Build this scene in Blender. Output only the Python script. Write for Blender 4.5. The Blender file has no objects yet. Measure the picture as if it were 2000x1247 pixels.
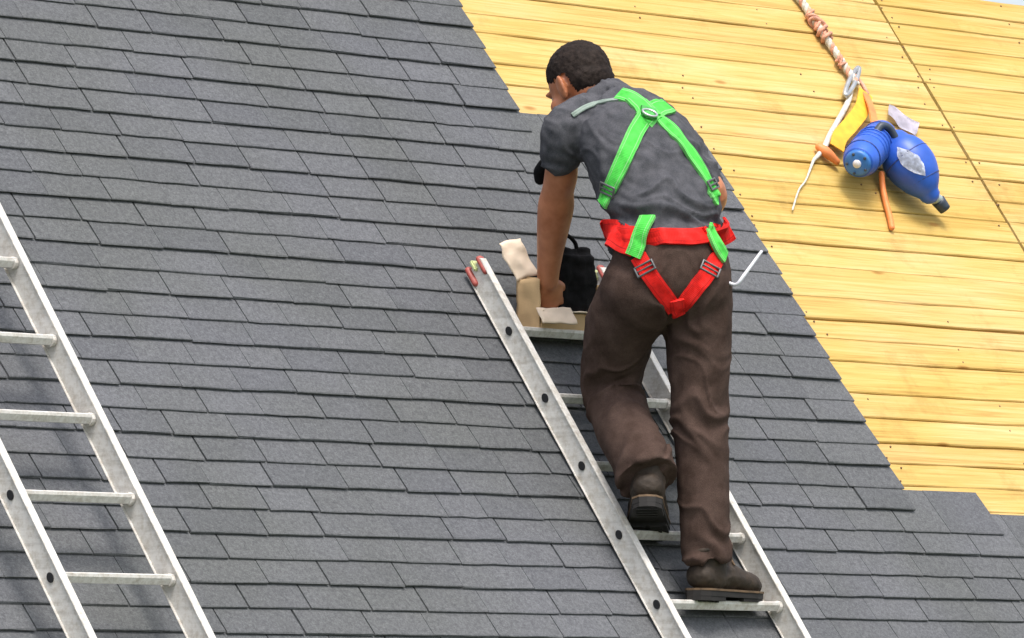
import bpy, bmesh, math, random
import numpy as np
from mathutils import Vector, Matrix, noise
from mathutils.bvhtree import BVHTree

random.seed(7)
SC = bpy.context.scene
COL = SC.collection

# ------------------------------------------------------------------ camera
TH, EL, PITCH = math.radians(45), math.radians(3.8), math.radians(53.6)
FPX, DIST = 12000.0, 17.4                      # focal length in photo pixels (2000 wide), metres to the roof
O = Vector((0, 0, 5.0))
F = Vector((math.sin(TH)*math.cos(EL), math.cos(TH)*math.cos(EL), math.sin(EL)))
R = Vector((math.cos(TH), -math.sin(TH), 0))
U = R.cross(F)
C = O - F*DIST
cam = bpy.data.cameras.new('camera')
cam.sensor_width = 36.0
cam.lens = 36.0*FPX/2000.0
cam.clip_start = 0.5
cam.clip_end = 3000
camo = bpy.data.objects.new('camera', cam)
COL.objects.link(camo)
camo.location = C
camo.rotation_euler = F.to_track_quat('-Z', 'Y').to_euler()
SC.camera = camo

# ------------------------------------------------------------------ sky and sun
SUN = Vector((-0.17, -0.36, 0.90)).normalized()     # direction towards the sun
W = bpy.data.worlds.new('World')
SC.world = W
W.use_nodes = True
wn = W.node_tree
bg = wn.nodes['Background']
sky = wn.nodes.new('ShaderNodeTexSky')
sky.sky_type = 'NISHITA'
sky.sun_disc = False
sky.sun_elevation = math.asin(SUN.z)
sky.sun_rotation = math.atan2(SUN.x, SUN.y)
sky.air_density = 1.0
sky.dust_density = 4.0
sky.ozone_density = 1.0
hs = wn.nodes.new('ShaderNodeHueSaturation')          # thin overcast: a whiter sky
hs.inputs['Saturation'].default_value = 0.5
wn.links.new(sky.outputs[0], hs.inputs['Color'])
wn.links.new(hs.outputs[0], bg.inputs[0])
bg.inputs[1].default_value = 0.15
sl = bpy.data.lights.new('sun', 'SUN')
sl.energy = 1.3
sl.angle = math.radians(18)
sl.color = (1.0, 0.95, 0.87)
so = bpy.data.objects.new('sun', sl)
COL.objects.link(so)
so.rotation_euler = (-SUN).to_track_quat('-Z', 'Y').to_euler()
so.location = (5, -5, 15)
SC.view_settings.view_transform = 'Standard'
SC.view_settings.look = 'None'
SC.view_settings.gamma = 1.0
SC.view_settings.exposure = 0.90

# ------------------------------------------------------------------ roof frame helpers
Ru = Vector((1, 0, 0))
Rv = Vector((0, math.cos(PITCH), math.sin(PITCH)))
Rn = Vector((0, -math.sin(PITCH), math.cos(PITCH)))
ROOF = Matrix(((Ru.x, Rv.x, Rn.x, O.x), (Ru.y, Rv.y, Rn.y, O.y), (Ru.z, Rv.z, Rn.z, O.z), (0, 0, 0, 1)))

def rp(u, v, n=0.0):
    return O + Ru*u + Rv*v + Rn*n

def ray(px, py):
    return F + R*((px-1000)/FPX) - U*((py-623.5)/FPX)

def at(px, py, d):
    return C + ray(px, py)*d

def on_roof(px, py, h=0.0):
    r = ray(px, py)
    t = (O + Rn*h - C).dot(Rn)/r.dot(Rn)
    return C + r*t

def proj(P):
    q = P - C
    z = q.dot(F)
    return 1000 + FPX*q.dot(R)/z, 623.5 - FPX*q.dot(U)/z

# ------------------------------------------------------------------ materials
def mat(name):
    m = bpy.data.materials.new(name)
    m.use_nodes = True
    nt = m.node_tree
    b = nt.nodes['Principled BSDF']
    return m, nt, b

def N(nt, typ, **kw):
    n = nt.nodes.new(typ)
    for k, v in kw.items():
        if k.startswith('i_'):
            key = k[2:]
            n.inputs[int(key) if key.isdigit() else key.replace('_', ' ')].default_value = v
        else:
            setattr(n, k, v)
    return n

def ramp(nt, stops):
    r = nt.nodes.new('ShaderNodeValToRGB')
    el = r.color_ramp.elements
    while len(el) < len(stops):
        el.new(0.5)
    for e, (p, c) in zip(el, stops):
        e.position = p
        e.color = tuple(c) + (1,)
    return r

def mixc(nt, a, b, fac, mode='MIX'):
    m = nt.nodes.new('ShaderNodeMix')
    m.data_type = 'RGBA'
    m.blend_type = mode
    for sock, val in ((m.inputs[0], fac), (m.inputs[6], a), (m.inputs[7], b)):
        if hasattr(val, 'is_linked') or hasattr(val, 'links'):
            nt.links.new(val, sock)
        elif isinstance(val, (tuple, list)):
            sock.default_value = tuple(val) + ((1,) if len(val) == 3 else ())
        else:
            sock.default_value = val
    return m.outputs[2]

def rnd_value(nt):
    """one random number per piece: the object's own, or a stored one on joined pieces"""
    oi = N(nt, 'ShaderNodeObjectInfo')
    a = N(nt, 'ShaderNodeAttribute', attribute_name='rnd')
    ad = N(nt, 'ShaderNodeMath', operation='ADD')
    nt.links.new(oi.outputs['Random'], ad.inputs[0])
    nt.links.new(a.outputs['Fac'], ad.inputs[1])
    fr = N(nt, 'ShaderNodeMath', operation='FRACT')
    nt.links.new(ad.outputs[0], fr.inputs[0])
    return fr.outputs[0]

def bump(nt, b, height, strength, dist):
    bp = N(nt, 'ShaderNodeBump')
    bp.inputs['Strength'].default_value = strength
    bp.inputs['Distance'].default_value = dist
    nt.links.new(height, bp.inputs['Height'])
    nt.links.new(bp.outputs[0], b.inputs['Normal'])

def simple(name, col, rough=0.6, metal=0.0, var=0.15, scale=30, bumpy=0.0, bscale=200, spec=0.5):
    m, nt, b = mat(name)
    tc = N(nt, 'ShaderNodeTexCoord')
    nz = N(nt, 'ShaderNodeTexNoise')
    nz.inputs['Scale'].default_value = scale
    nz.inputs['Detail'].default_value = 6
    nt.links.new(tc.outputs['Object'], nz.inputs['Vector'])
    r = ramp(nt, [(0.3, [c*(1-var) for c in col]), (0.7, [min(1, c*(1+var)) for c in col])])
    nt.links.new(nz.outputs[0], r.inputs[0])
    nt.links.new(r.outputs[0], b.inputs['Base Color'])
    b.inputs['Roughness'].default_value = rough
    b.inputs['Metallic'].default_value = metal
    b.inputs['Specular IOR Level'].default_value = spec
    if bumpy:
        n2 = N(nt, 'ShaderNodeTexNoise')
        n2.inputs['Scale'].default_value = bscale
        n2.inputs['Detail'].default_value = 4
        nt.links.new(tc.outputs['Object'], n2.inputs['Vector'])
        bump(nt, b, n2.outputs[0], bumpy, 0.004)
    return m

def shingle_material():
    m, nt, b = mat('mineral_shingle')
    geo = N(nt, 'ShaderNodeNewGeometry')
    L = nt.links
    gr = N(nt, 'ShaderNodeTexNoise')           # granules
    gr.inputs['Scale'].default_value = 210
    gr.inputs['Detail'].default_value = 3
    gr.inputs['Roughness'].default_value = 0.7
    L.new(geo.outputs['Position'], gr.inputs['Vector'])
    gr2 = N(nt, 'ShaderNodeTexNoise')          # clumps of granules
    gr2.inputs['Scale'].default_value = 85
    gr2.inputs['Detail'].default_value = 4
    L.new(geo.outputs['Position'], gr2.inputs['Vector'])
    big = N(nt, 'ShaderNodeTexNoise')
    big.inputs['Scale'].default_value = 2.2
    big.inputs['Detail'].default_value = 3
    L.new(geo.outputs['Position'], big.inputs['Vector'])
    c1 = ramp(nt, [(0.30, (0.078, 0.080, 0.086)), (0.5, (0.108, 0.111, 0.118)), (0.72, (0.148, 0.152, 0.160))])
    L.new(gr.outputs[0], c1.inputs[0])
    c2 = ramp(nt, [(0.3, (0.80, 0.80, 0.81)), (0.7, (1.16, 1.16, 1.15))])
    L.new(gr2.outputs[0], c2.inputs[0])
    x = mixc(nt, c1.outputs[0], c2.outputs[0], 1.0, 'MULTIPLY')
    rr = ramp(nt, [(0.0, (0.90, 0.905, 0.92)), (0.45, (1.0, 1.0, 1.0)), (0.8, (1.02, 1.02, 1.01)), (1.0, (1.07, 1.07, 1.08))])
    L.new(rnd_value(nt), rr.inputs[0])
    x = mixc(nt, x, rr.outputs[0], 1.0, 'MULTIPLY')
    c3 = ramp(nt, [(0.35, (0.93, 0.94, 0.90)), (0.65, (1.05, 1.05, 1.07))])
    L.new(big.outputs[0], c3.inputs[0])
    x = mixc(nt, x, c3.outputs[0], 1.0, 'MULTIPLY')
    L.new(x, b.inputs['Base Color'])
    b.inputs['Roughness'].default_value = 0.92
    b.inputs['Specular IOR Level'].default_value = 0.25
    bump(nt, b, gr.outputs[0], 0.4, 0.003)
    return m

def wood_material():
    m, nt, b = mat('pine_board')
    L = nt.links
    tc = N(nt, 'ShaderNodeTexCoord')
    rv = rnd_value(nt)
    mp = N(nt, 'ShaderNodeMapping')
    mp.inputs['Scale'].default_value = (1.0, 42, 42)
    cmb = N(nt, 'ShaderNodeCombineXYZ')
    mul = N(nt, 'ShaderNodeMath', operation='MULTIPLY')
    mul.inputs[1].default_value = 37.0
    L.new(rv, mul.inputs[0])
    L.new(mul.outputs[0], cmb.inputs[0])
    L.new(mul.outputs[0], cmb.inputs[2])
    add = N(nt, 'ShaderNodeVectorMath', operation='ADD')
    L.new(tc.outputs['Object'], add.inputs[0])
    L.new(cmb.outputs[0], add.inputs[1])
    L.new(add.outputs[0], mp.inputs['Vector'])
    g = N(nt, 'ShaderNodeTexNoise')
    g.inputs['Scale'].default_value = 1.6
    g.inputs['Detail'].default_value = 7
    g.inputs['Roughness'].default_value = 0.65
    g.inputs['Distortion'].default_value = 1.2
    L.new(mp.outputs[0], g.inputs['Vector'])
    col = ramp(nt, [(0.22, (0.30, 0.165, 0.050)), (0.36, (0.46, 0.305, 0.095)), (0.50, (0.555, 0.395, 0.138)), (0.70, (0.625, 0.475, 0.215))])
    L.new(g.outputs[0], col.inputs[0])
    tint = ramp(nt, [(0.0, (0.93, 0.89, 0.80)), (0.3, (1.0, 0.98, 0.90)), (0.6, (1.03, 1.03, 1.05)), (0.85, (1.0, 0.96, 0.97)), (1.0, (0.96, 0.94, 0.80))])
    L.new(rv, tint.inputs[0])
    x = mixc(nt, col.outputs[0], tint.outputs[0], 1.0, 'MULTIPLY')
    # broad pale and yellow areas along a board
    m2 = N(nt, 'ShaderNodeMapping')
    m2.inputs['Scale'].default_value = (1.0, 3.5, 3.5)
    L.new(add.outputs[0], m2.inputs['Vector'])
    n2 = N(nt, 'ShaderNodeTexNoise')
    n2.inputs['Scale'].default_value = 1.5
    n2.inputs['Detail'].default_value = 4
    L.new(m2.outputs[0], n2.inputs['Vector'])
    r2 = ramp(nt, [(0.30, (0.94, 0.88, 0.66)), (0.48, (1.0, 0.98, 0.88)), (0.66, (1.05, 1.03, 1.14))])
    L.new(n2.outputs[0], r2.inputs[0])
    x = mixc(nt, x, r2.outputs[0], 1.0, 'MULTIPLY')
    # knots
    m3 = N(nt, 'ShaderNodeMapping')
    m3.inputs['Scale'].default_value = (1.3, 4.2, 4.2)
    L.new(add.outputs[0], m3.inputs['Vector'])
    vo = N(nt, 'ShaderNodeTexVoronoi')
    vo.inputs['Scale'].default_value = 2.2
    L.new(m3.outputs[0], vo.inputs['Vector'])
    kr = ramp(nt, [(0.0, (0.42, 0.24, 0.10)), (0.05, (0.60, 0.42, 0.24)), (0.10, (1, 1, 1))])
    L.new(vo.outputs['Distance'], kr.inputs[0])
    x = mixc(nt, x, kr.outputs[0], 0.75, 'MULTIPLY')
    # scuffs and dirty foot marks
    geo = N(nt, 'ShaderNodeNewGeometry')
    n3 = N(nt, 'ShaderNodeTexNoise')
    n3.inputs['Scale'].default_value = 3.2
    n3.inputs['Detail'].default_value = 8
    n3.inputs['Roughness'].default_value = 0.72
    L.new(geo.outputs['Position'], n3.inputs['Vector'])
    r3 = ramp(nt, [(0.55, (1, 1, 1)), (0.63, (0.88, 0.86, 0.82)), (0.74, (0.70, 0.67, 0.62))])
    L.new(n3.outputs[0], r3.inputs[0])
    x = mixc(nt, x, r3.outputs[0], 1.0, 'MULTIPLY')
    L.new(x, b.inputs['Base Color'])
    b.inputs['Roughness'].default_value = 0.7
    b.inputs['Specular IOR Level'].default_value = 0.3
    bump(nt, b, g.outputs[0], 0.35, 0.003)
    return m

def cloth_material(name, c_lo, c_hi, scale=14, weave=420, rough=0.95):
    m, nt, b = mat(name)
    L = nt.links
    geo = N(nt, 'ShaderNodeNewGeometry')
    n1 = N(nt, 'ShaderNodeTexNoise')
    n1.inputs['Scale'].default_value = scale
    n1.inputs['Detail'].default_value = 7
    n1.inputs['Roughness'].default_value = 0.62
    L.new(geo.outputs['Position'], n1.inputs['Vector'])
    r = ramp(nt, [(0.3, c_lo), (0.7, c_hi)])
    L.new(n1.outputs[0], r.inputs[0])
    n2 = N(nt, 'ShaderNodeTexNoise')
    n2.inputs['Scale'].default_value = weave
    n2.inputs['Detail'].default_value = 2
    L.new(geo.outputs['Position'], n2.inputs['Vector'])
    r2 = ramp(nt, [(0.3, (0.8, 0.8, 0.8)), (0.7, (1.2, 1.2, 1.2))])
    L.new(n2.outputs[0], r2.inputs[0])
    x = mixc(nt, r.outputs[0], r2.outputs[0], 1.0, 'MULTIPLY')
    L.new(x, b.inputs['Base Color'])
    b.inputs['Roughness'].default_value = rough
    b.inputs['Specular IOR Level'].default_value = 0.12
    b.inputs['Sheen Weight'].default_value = 0.0
    bump(nt, b, n2.outputs[0], 0.5, 0.002)
    return m

def metal_material():
    m, nt, b = mat('worn_aluminium')
    L = nt.links
    tc = N(nt, 'ShaderNodeTexCoord')
    mp = N(nt, 'ShaderNodeMapping')
    mp.inputs['Scale'].default_value = (30, 3, 30)
    L.new(tc.outputs['Object'], mp.inputs['Vector'])
    n1 = N(nt, 'ShaderNodeTexNoise')
    n1.inputs['Scale'].default_value = 2.0
    n1.inputs['Detail'].default_value = 8
    n1.inputs['Roughness'].default_value = 0.7
    L.new(mp.outputs[0], n1.inputs['Vector'])
    r = ramp(nt, [(0.3, (0.54, 0.515, 0.475)), (0.5, (0.69, 0.665, 0.625)), (0.72, (0.78, 0.76, 0.725))])
    L.new(n1.outputs[0], r.inputs[0])
    n2 = N(nt, 'ShaderNodeTexNoise')               # dirt
    n2.inputs['Scale'].default_value = 48
    n2.inputs['Detail'].default_value = 9
    n2.inputs['Roughness'].default_value = 0.75
    L.new(tc.outputs['Object'], n2.inputs['Vector'])
    r2 = ramp(nt, [(0.46, (1, 1, 1)), (0.70, (0.70, 0.65, 0.58))])
    L.new(n2.outputs[0], r2.inputs[0])
    x = mixc(nt, r.outputs[0], r2.outputs[0], 1.0, 'MULTIPLY')
    L.new(x, b.inputs['Base Color'])
    b.inputs['Metallic'].default_value = 0.1
    b.inputs['Roughness'].default_value = 0.52
    bump(nt, b, n2.outputs[0], 0.15, 0.002)
    return m

def skin_material():
    m, nt, b = mat('skin')
    L = nt.links
    geo = N(nt, 'ShaderNodeNewGeometry')
    n1 = N(nt, 'ShaderNodeTexNoise')
    n1.inputs['Scale'].default_value = 25
    n1.inputs['Detail'].default_value = 6
    L.new(geo.outputs['Position'], n1.inputs['Vector'])
    r = ramp(nt, [(0.3, (0.37, 0.125, 0.052)), (0.7, (0.52, 0.205, 0.100))])
    L.new(n1.outputs[0], r.inputs[0])
    L.new(r.outputs[0], b.inputs['Base Color'])
    b.inputs['Roughness'].default_value = 0.42
    b.inputs['Subsurface Weight'].default_value = 0.08
    b.inputs['Subsurface Radius'].default_value = (0.02, 0.008, 0.004)
    n2 = N(nt, 'ShaderNodeTexNoise')
    n2.inputs['Scale'].default_value = 160
    n2.inputs['Detail'].default_value = 5
    L.new(geo.outputs['Position'], n2.inputs['Vector'])
    bump(nt, b, n2.outputs[0], 0.25, 0.002)
    return m

def webbing_material(name, col, thread):
    m, nt, b = mat(name)
    L = nt.links
    ac = N(nt, 'ShaderNodeAttribute', attribute_name='across')
    al = N(nt, 'ShaderNodeAttribute', attribute_name='along')
    geo = N(nt, 'ShaderNodeNewGeometry')
    nz = N(nt, 'ShaderNodeTexNoise')
    nz.inputs['Scale'].default_value = 30
    nz.inputs['Detail'].default_value = 7
    L.new(geo.outputs['Position'], nz.inputs['Vector'])
    r = ramp(nt, [(0.32, [c*0.62 for c in col]), (0.5, col), (0.75, [min(1, c*1.15+0.02) for c in col])])
    L.new(nz.outputs[0], r.inputs[0])
    # two rows of stitching and a thicker selvedge
    rs = ramp(nt, [(0.0, (0.7,)*3), (0.06, (1,)*3), (0.15, (1,)*3), (0.17, (0,)*3), (0.20, (1,)*3), (0.80, (1,)*3), (0.83, (0,)*3), (0.85, (1,)*3), (1.0, (0.7,)*3)])
    L.new(ac.outputs['Fac'], rs.inputs[0])
    wv = N(nt, 'ShaderNodeMath', operation='SINE')
    ml = N(nt, 'ShaderNodeMath', operation='MULTIPLY')
    ml.inputs[1].default_value = 1500.0
    L.new(al.outputs['Fac'], ml.inputs[0]); L.new(ml.outputs[0], wv.inputs[0])
    x = mixc(nt, thread, r.outputs[0], rs.outputs[0])
    L.new(x, b.inputs['Base Color'])
    b.inputs['Roughness'].default_value = 0.8
    b.inputs['Specular IOR Level'].default_value = 0.2
    bump(nt, b, wv.outputs[0], 0.3, 0.0008)
    return m

M = dict(
    shingle=shingle_material(), wood=wood_material(), alu=metal_material(), skin=skin_material(),
    nail=simple('rusty_nail', (0.22, 0.13, 0.07), 0.7, 0.3, var=0.4, scale=20),
    deck=simple('roof_underlay', (0.03, 0.03, 0.032), 0.95),
    plaster=simple('plaster', (0.55, 0.52, 0.46), 0.9, bumpy=0.3),
    grass=simple('lawn', (0.06, 0.09, 0.03), 0.95, var=0.4, scale=3),
    shirt=cloth_material('shirt_cotton', (0.050, 0.052, 0.059), (0.100, 0.099, 0.110), scale=26),
    trousers=cloth_material('trouser_canvas', (0.044, 0.027, 0.021), (0.086, 0.056, 0.046), scale=18),
    boot=simple('boot_leather', (0.030, 0.019, 0.011), 0.75, var=0.45, scale=28, bumpy=0.5, bscale=90),
    welt=simple('boot_welt', (0.12, 0.075, 0.04), 0.8, var=0.3, scale=40),
    sole=simple('boot_rubber', (0.014, 0.012, 0.011), 0.8, var=0.3),
    hair=cloth_material('short_hair', (0.010, 0.007, 0.006), (0.034, 0.024, 0.020), scale=60, weave=300, rough=0.7),
    green=webbing_material('green_webbing', (0.075, 0.56, 0.070), (0.35, 0.55, 0.30)),
    red=webbing_material('red_webbing', (0.72, 0.014, 0.010), (0.30, 0.01, 0.01)),
    dgreen=simple('green_plastic', (0.05, 0.34, 0.06), 0.6, var=0.25, scale=40),
    pale=simple('pale_webbing', (0.22, 0.28, 0.24), 0.7),
    darksteel=simple('dull_steel', (0.16, 0.16, 0.16), 0.45, 0.7),
    steel=simple('steel', (0.55, 0.55, 0.54), 0.35, 0.8),
    card=simple('cardboard', (0.56, 0.38, 0.20), 0.9, var=0.14, scale=12, bumpy=0.15),
    cardpale=simple('cardboard_edge', (0.82, 0.67, 0.52), 0.9, var=0.12, scale=18),
    black=simple('black_fabric', (0.006, 0.006, 0.007), 0.95, spec=0.15, var=0.3, bumpy=0.4),
    blackp=simple('black_plastic', (0.012, 0.012, 0.014), 0.5, var=0.2),
    redp=simple('red_plastic', (0.36, 0.075, 0.06), 0.5, var=0.25),
    lime=simple('pale_yellow_plastic', (0.55, 0.60, 0.30), 0.6),
    blue=simple('blue_plastic', (0.025, 0.105, 0.52), 0.42, var=0.2, scale=14),
    bluelt=simple('light_blue_plastic', (0.04, 0.17, 0.50), 0.4, var=0.2),
    bluedk=simple('dark_blue_plastic', (0.02, 0.05, 0.22), 0.4, var=0.2),
    white=simple('white_print', (0.72, 0.72, 0.78), 0.5, var=0.08),
    print=simple('pale_mottle', (0.56, 0.60, 0.74), 0.5, var=0.45, scale=55),  # pale blue-white with strong noise variation, for the tank patch
    tagm=simple('lavender_tag', (0.66, 0.63, 0.74), 0.6, var=0.22, scale=30),
    ltgrey=simple('grey_plastic', (0.38, 0.45, 0.45), 0.5),
    dkgrey=simple('dark_nozzle', (0.04, 0.055, 0.08), 0.45),
    orange=simple('orange_rubber', (0.78, 0.24, 0.07), 0.55, var=0.15),
    yellow=simple('yellow_webbing', (0.80, 0.43, 0.03), 0.65, var=0.15),
    ropew=simple('white_rope', (0.60, 0.57, 0.50), 0.9, var=0.25, scale=70, bumpy=0.6, bscale=180),
    roper=simple('red_brown_rope', (0.62, 0.31, 0.21), 0.9, var=0.35, scale=70, bumpy=0.6, bscale=180),
    eye=simple('eye_white', (0.6, 0.58, 0.55), 0.2),
)

# ------------------------------------------------------------------ object helpers
def link(name, me, m=None, parent=None):
    o = bpy.data.objects.new(name, me)
    COL.objects.link(o)
    if m is not None and me is not None and not me.materials:
        me.materials.append(m)
    if parent is not None:
        o.parent = parent
        o.matrix_parent_inverse = parent.matrix_world.inverted() if parent.type != 'EMPTY' else Matrix.Identity(4)
        if parent.type == 'EMPTY':
            o.matrix_parent_inverse = parent.matrix_basis.inverted()
        else:
            o.matrix_parent_inverse = parent.matrix_basis.inverted()
    return o

def empty(name, loc):
    o = bpy.data.objects.new(name, None)
    COL.objects.link(o)
    o.location = loc
    o.empty_display_size = 0.1
    return o

def tag(o, label, cat, group=None):
    o['label'] = label
    o['category'] = cat
    if group:
        o['group'] = group
    return o

def mesh_from(bm, name, smooth=False):
    bmesh.ops.recalc_face_normals(bm, faces=bm.faces)
    me = bpy.data.meshes.new(name)
    bm.to_mesh(me)
    bm.free()
    if smooth:
        for p in me.polygons:
            p.use_smooth = True
    return me

def add_box(bm, o, ax, ay, az, bevel=0.0):
    """box with corner o and edge vectors ax, ay, az"""
    vs = [bm.verts.new(o + ax*i + ay*j + az*k) for k in (0, 1) for j in (0, 1) for i in (0, 1)]
    fs = [(0, 2, 3, 1), (4, 5, 7, 6), (0, 1, 5, 4), (2, 6, 7, 3), (0, 4, 6, 2), (1, 3, 7, 5)]
    faces = [bm.faces.new([vs[i] for i in f]) for f in fs]
    if bevel:
        ed = set()
        for f in faces:
            ed.update(f.edges)
        bmesh.ops.bevel(bm, geom=list(ed), offset=bevel, segments=2, affect='EDGES', clamp_overlap=True)

def catmull(P, k=6):
    """dense Catmull-Rom samples through rows of P (numpy)"""
    P = np.asarray(P, float)
    Q = np.vstack([2*P[0]-P[1], P, 2*P[-1]-P[-2]])
    out = []
    for i in range(1, len(Q)-2):
        a, b, c, d = Q[i-1], Q[i], Q[i+1], Q[i+2]
        for j in range(k):
            t = j/k
            out.append(0.5*((2*b) + (c-a)*t + (2*a-5*b+4*c-d)*t*t + (3*b-a-3*c+d)*t**3))
    out.append(Q[-2])
    return np.array(out)

def tube(bm, pts, radii, seg=16, k=6, side=None, dome=True, sub=True):
    """closed lofted tube; radii are numbers or (across, thick) pairs; side = the 'across' axis"""
    rows = []
    for p, r in zip(pts, radii):
        ra, rb = (r if isinstance(r, (tuple, list)) else (r, r))
        rows.append([p[0], p[1], p[2], ra, rb])
    S = catmull(rows, k) if sub and len(rows) > 1 else np.array(rows)
    n = len(S)
    rings = []
    prev = Vector(side).normalized() if side is not None else None
    tans = []
    for i in range(n):
        a, b = S[max(0, i-1), :3], S[min(n-1, i+1), :3]
        tans.append(Vector(b-a).normalized())
    if prev is None:
        prev = tans[0].orthogonal().normalized()
    frames = []
    for i in range(n):
        t = tans[i]
        sd = (prev - t*prev.dot(t))
        sd = sd.normalized() if sd.length > 1e-6 else t.orthogonal().normalized()
        if side is None:
            prev = sd
        frames.append((sd, t.cross(sd)))
    def ring(c, sd, th, ra, rb):
        return [bm.verts.new(c + sd*(ra*math.cos(2*math.pi*q/seg)) + th*(rb*math.sin(2*math.pi*q/seg))) for q in range(seg)]
    def sweep(lst):
        for r0, r1 in zip(lst, lst[1:]):
            for q in range(seg):
                bm.faces.new((r0[q], r0[(q+1) % seg], r1[(q+1) % seg], r1[q]))
    lst = []
    c0 = Vector(S[0, :3]); sd, th = frames[0]
    if dome:
        rr = min(S[0, 3], S[0, 4])
        for a in (75, 50, 25):
            f = math.cos(math.radians(a)); d = math.sin(math.radians(a))
            lst.append(ring(c0 - tans[0]*rr*d, sd, th, S[0, 3]*f, S[0, 4]*f))
    for i in range(n):
        sd, th = frames[i]
        lst.append(ring(Vector(S[i, :3]), sd, th, S[i, 3], S[i, 4]))
    if dome:
        sd, th = frames[-1]
        rr = min(S[-1, 3], S[-1, 4])
        c1 = Vector(S[-1, :3])
        for a in (25, 50, 75):
            f = math.cos(math.radians(a)); d = math.sin(math.radians(a))
            lst.append(ring(c1 + tans[-1]*rr*d, sd, th, S[-1, 3]*f, S[-1, 4]*f))
    sweep(lst)
    bm.faces.new(list(reversed(lst[0])))
    bm.faces.new(lst[-1])

def ball(bm, c, rx, ry, rz, axes=None, sub=3):
    """ellipsoid; axes = three unit vectors"""
    res = bmesh.ops.create_icosphere(bm, subdivisions=sub, radius=1.0)
    ax = axes or (Vector((1, 0, 0)), Vector((0, 1, 0)), Vector((0, 0, 1)))
    for v in res['verts']:
        p = v.co.copy()
        v.co = Vector(c) + ax[0]*(p.x*rx) + ax[1]*(p.y*ry) + ax[2]*(p.z*rz)

def voxel(bm, name, size=0.008, smooth=6, factor=0.5):
    """fuse all closed shapes in bm to one continuous surface"""
    bmesh.ops.recalc_face_normals(bm, faces=bm.faces)
    me = bpy.data.meshes.new(name)
    bm.to_mesh(me)
    bm.free()
    o = bpy.data.objects.new(name, me)
    COL.objects.link(o)
    md = o.modifiers.new('fuse', 'REMESH')
    md.mode = 'VOXEL'
    md.voxel_size = size
    if smooth:
        s = o.modifiers.new('soft', 'SMOOTH')
        s.iterations = smooth
        s.factor = factor
    dg = bpy.context.evaluated_depsgraph_get()
    out = bpy.data.meshes.new_from_object(o.evaluated_get(dg))
    bpy.data.objects.remove(o)
    bpy.data.meshes.remove(me)
    out.name = name
    for p in out.polygons:
        p.use_smooth = True
    return out

def displace(me, fn):
    """move each vertex along its normal by fn(position, normal)"""
    co = [v.co.copy() for v in me.vertices]
    no = [v.normal.copy() for v in me.vertices]
    for v, c, n in zip(me.vertices, co, no):
        v.co = c + n*fn(c, n)
    me.update()

# ------------------------------------------------------------------ ground
bm = bmesh.new()
for x, y in ((-600, -600), (600, -600), (600, 600), (-600, 600)):
    bm.verts.new((x, y, 0))
bm.faces.new(bm.verts)
g = link('ground', mesh_from(bm, 'ground'), M['grass'])
g['kind'] = 'structure'

# ------------------------------------------------------------------ house
RIDGE, EAVE, UL, UR = 1.556, -3.0, -6.5, 7.5
E_ = 0.0815                                  # exposure of a course
house = empty('house', (0, 2, 0))
tag(house, 'house whose steep roof is half grey shingles, half bare yellow boards', 'house')
ridge_p = rp(0, RIDGE)
eave_p = rp(0, EAVE)
bm = bmesh.new()
yb = ridge_p.y + (ridge_p.y - eave_p.y)
for s0, s1 in (((eave_p.y, eave_p.z), (ridge_p.y, ridge_p.z)), ((ridge_p.y, ridge_p.z), (yb, eave_p.z))):
    d = Vector((0, s1[0]-s0[0], s1[1]-s0[1]))
    up = Vector((0, -d.z, d.y)).normalized()
    if up.z < 0:
        up = -up
    base = Vector((UL, s0[0] + (0.12 if d.z < 0 else 0), s0[1] - (0.16 if d.z < 0 else 0))) - up*0.075
    if d.z > 0:
        d = d*0.985
    add_box(bm, base, Vector((UR-UL, 0, 0)), d, up*0.05)
roof = link('roof', mesh_from(bm, 'roof'), M['deck'], house)
bm = bmesh.new()
y0, y1, zt = eave_p.y+0.35, yb-0.35, eave_p.z+0.2
x0, x1 = UL+0.3, UR-0.3
a = [bm.verts.new((x, y, z)) for x in (x0, x1) for (y, z) in ((y0, 0), (y1, 0), (y1, zt), (ridge_p.y, ridge_p.z-0.45), (y0, zt))]
bm.faces.new(a[0:5]); bm.faces.new(list(reversed(a[5:10])))
for i in range(5):
    j = (i+1) % 5
    bm.faces.new((a[i], a[i+5], a[j+5], a[j]))
link('wall', mesh_from(bm, 'wall'), M['plaster'], house)

# --- sheathing boards (each one its own piece)
BW, BG = 0.1285, 0.0018
def board_mesh(length, w, seed):
    rs = random.Random(seed)
    bm = bmesh.new()
    th = 0.022
    nseg = max(2, int(length/0.16))
    prof = [(0, -th), (0, -0.003), (0.003, 0.0), (w*0.5, -0.0006), (w-0.003, 0.0), (w, -0.003), (w, -th)]
    rings = []
    for i in range(nseg+1):
        x = length*i/nseg
        j0, j1 = rs.uniform(-0.0022, 0.0022), rs.uniform(-0.0022, 0.0022)
        rings.append([bm.verts.new((x, v + (j0 if k < 3 else j1 if k > 3 else 0), n)) for k, (v, n) in enumerate(prof)])
    for r0, r1 in zip(rings, rings[1:]):
        for k in range(len(prof)-1):
            bm.faces.new((r0[k], r1[k], r1[k+1], r0[k+1]))
    bm.faces.new(rings[0]); bm.faces.new(rings[-1])
    return mesh_from(bm, 'sheathing_board')

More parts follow.
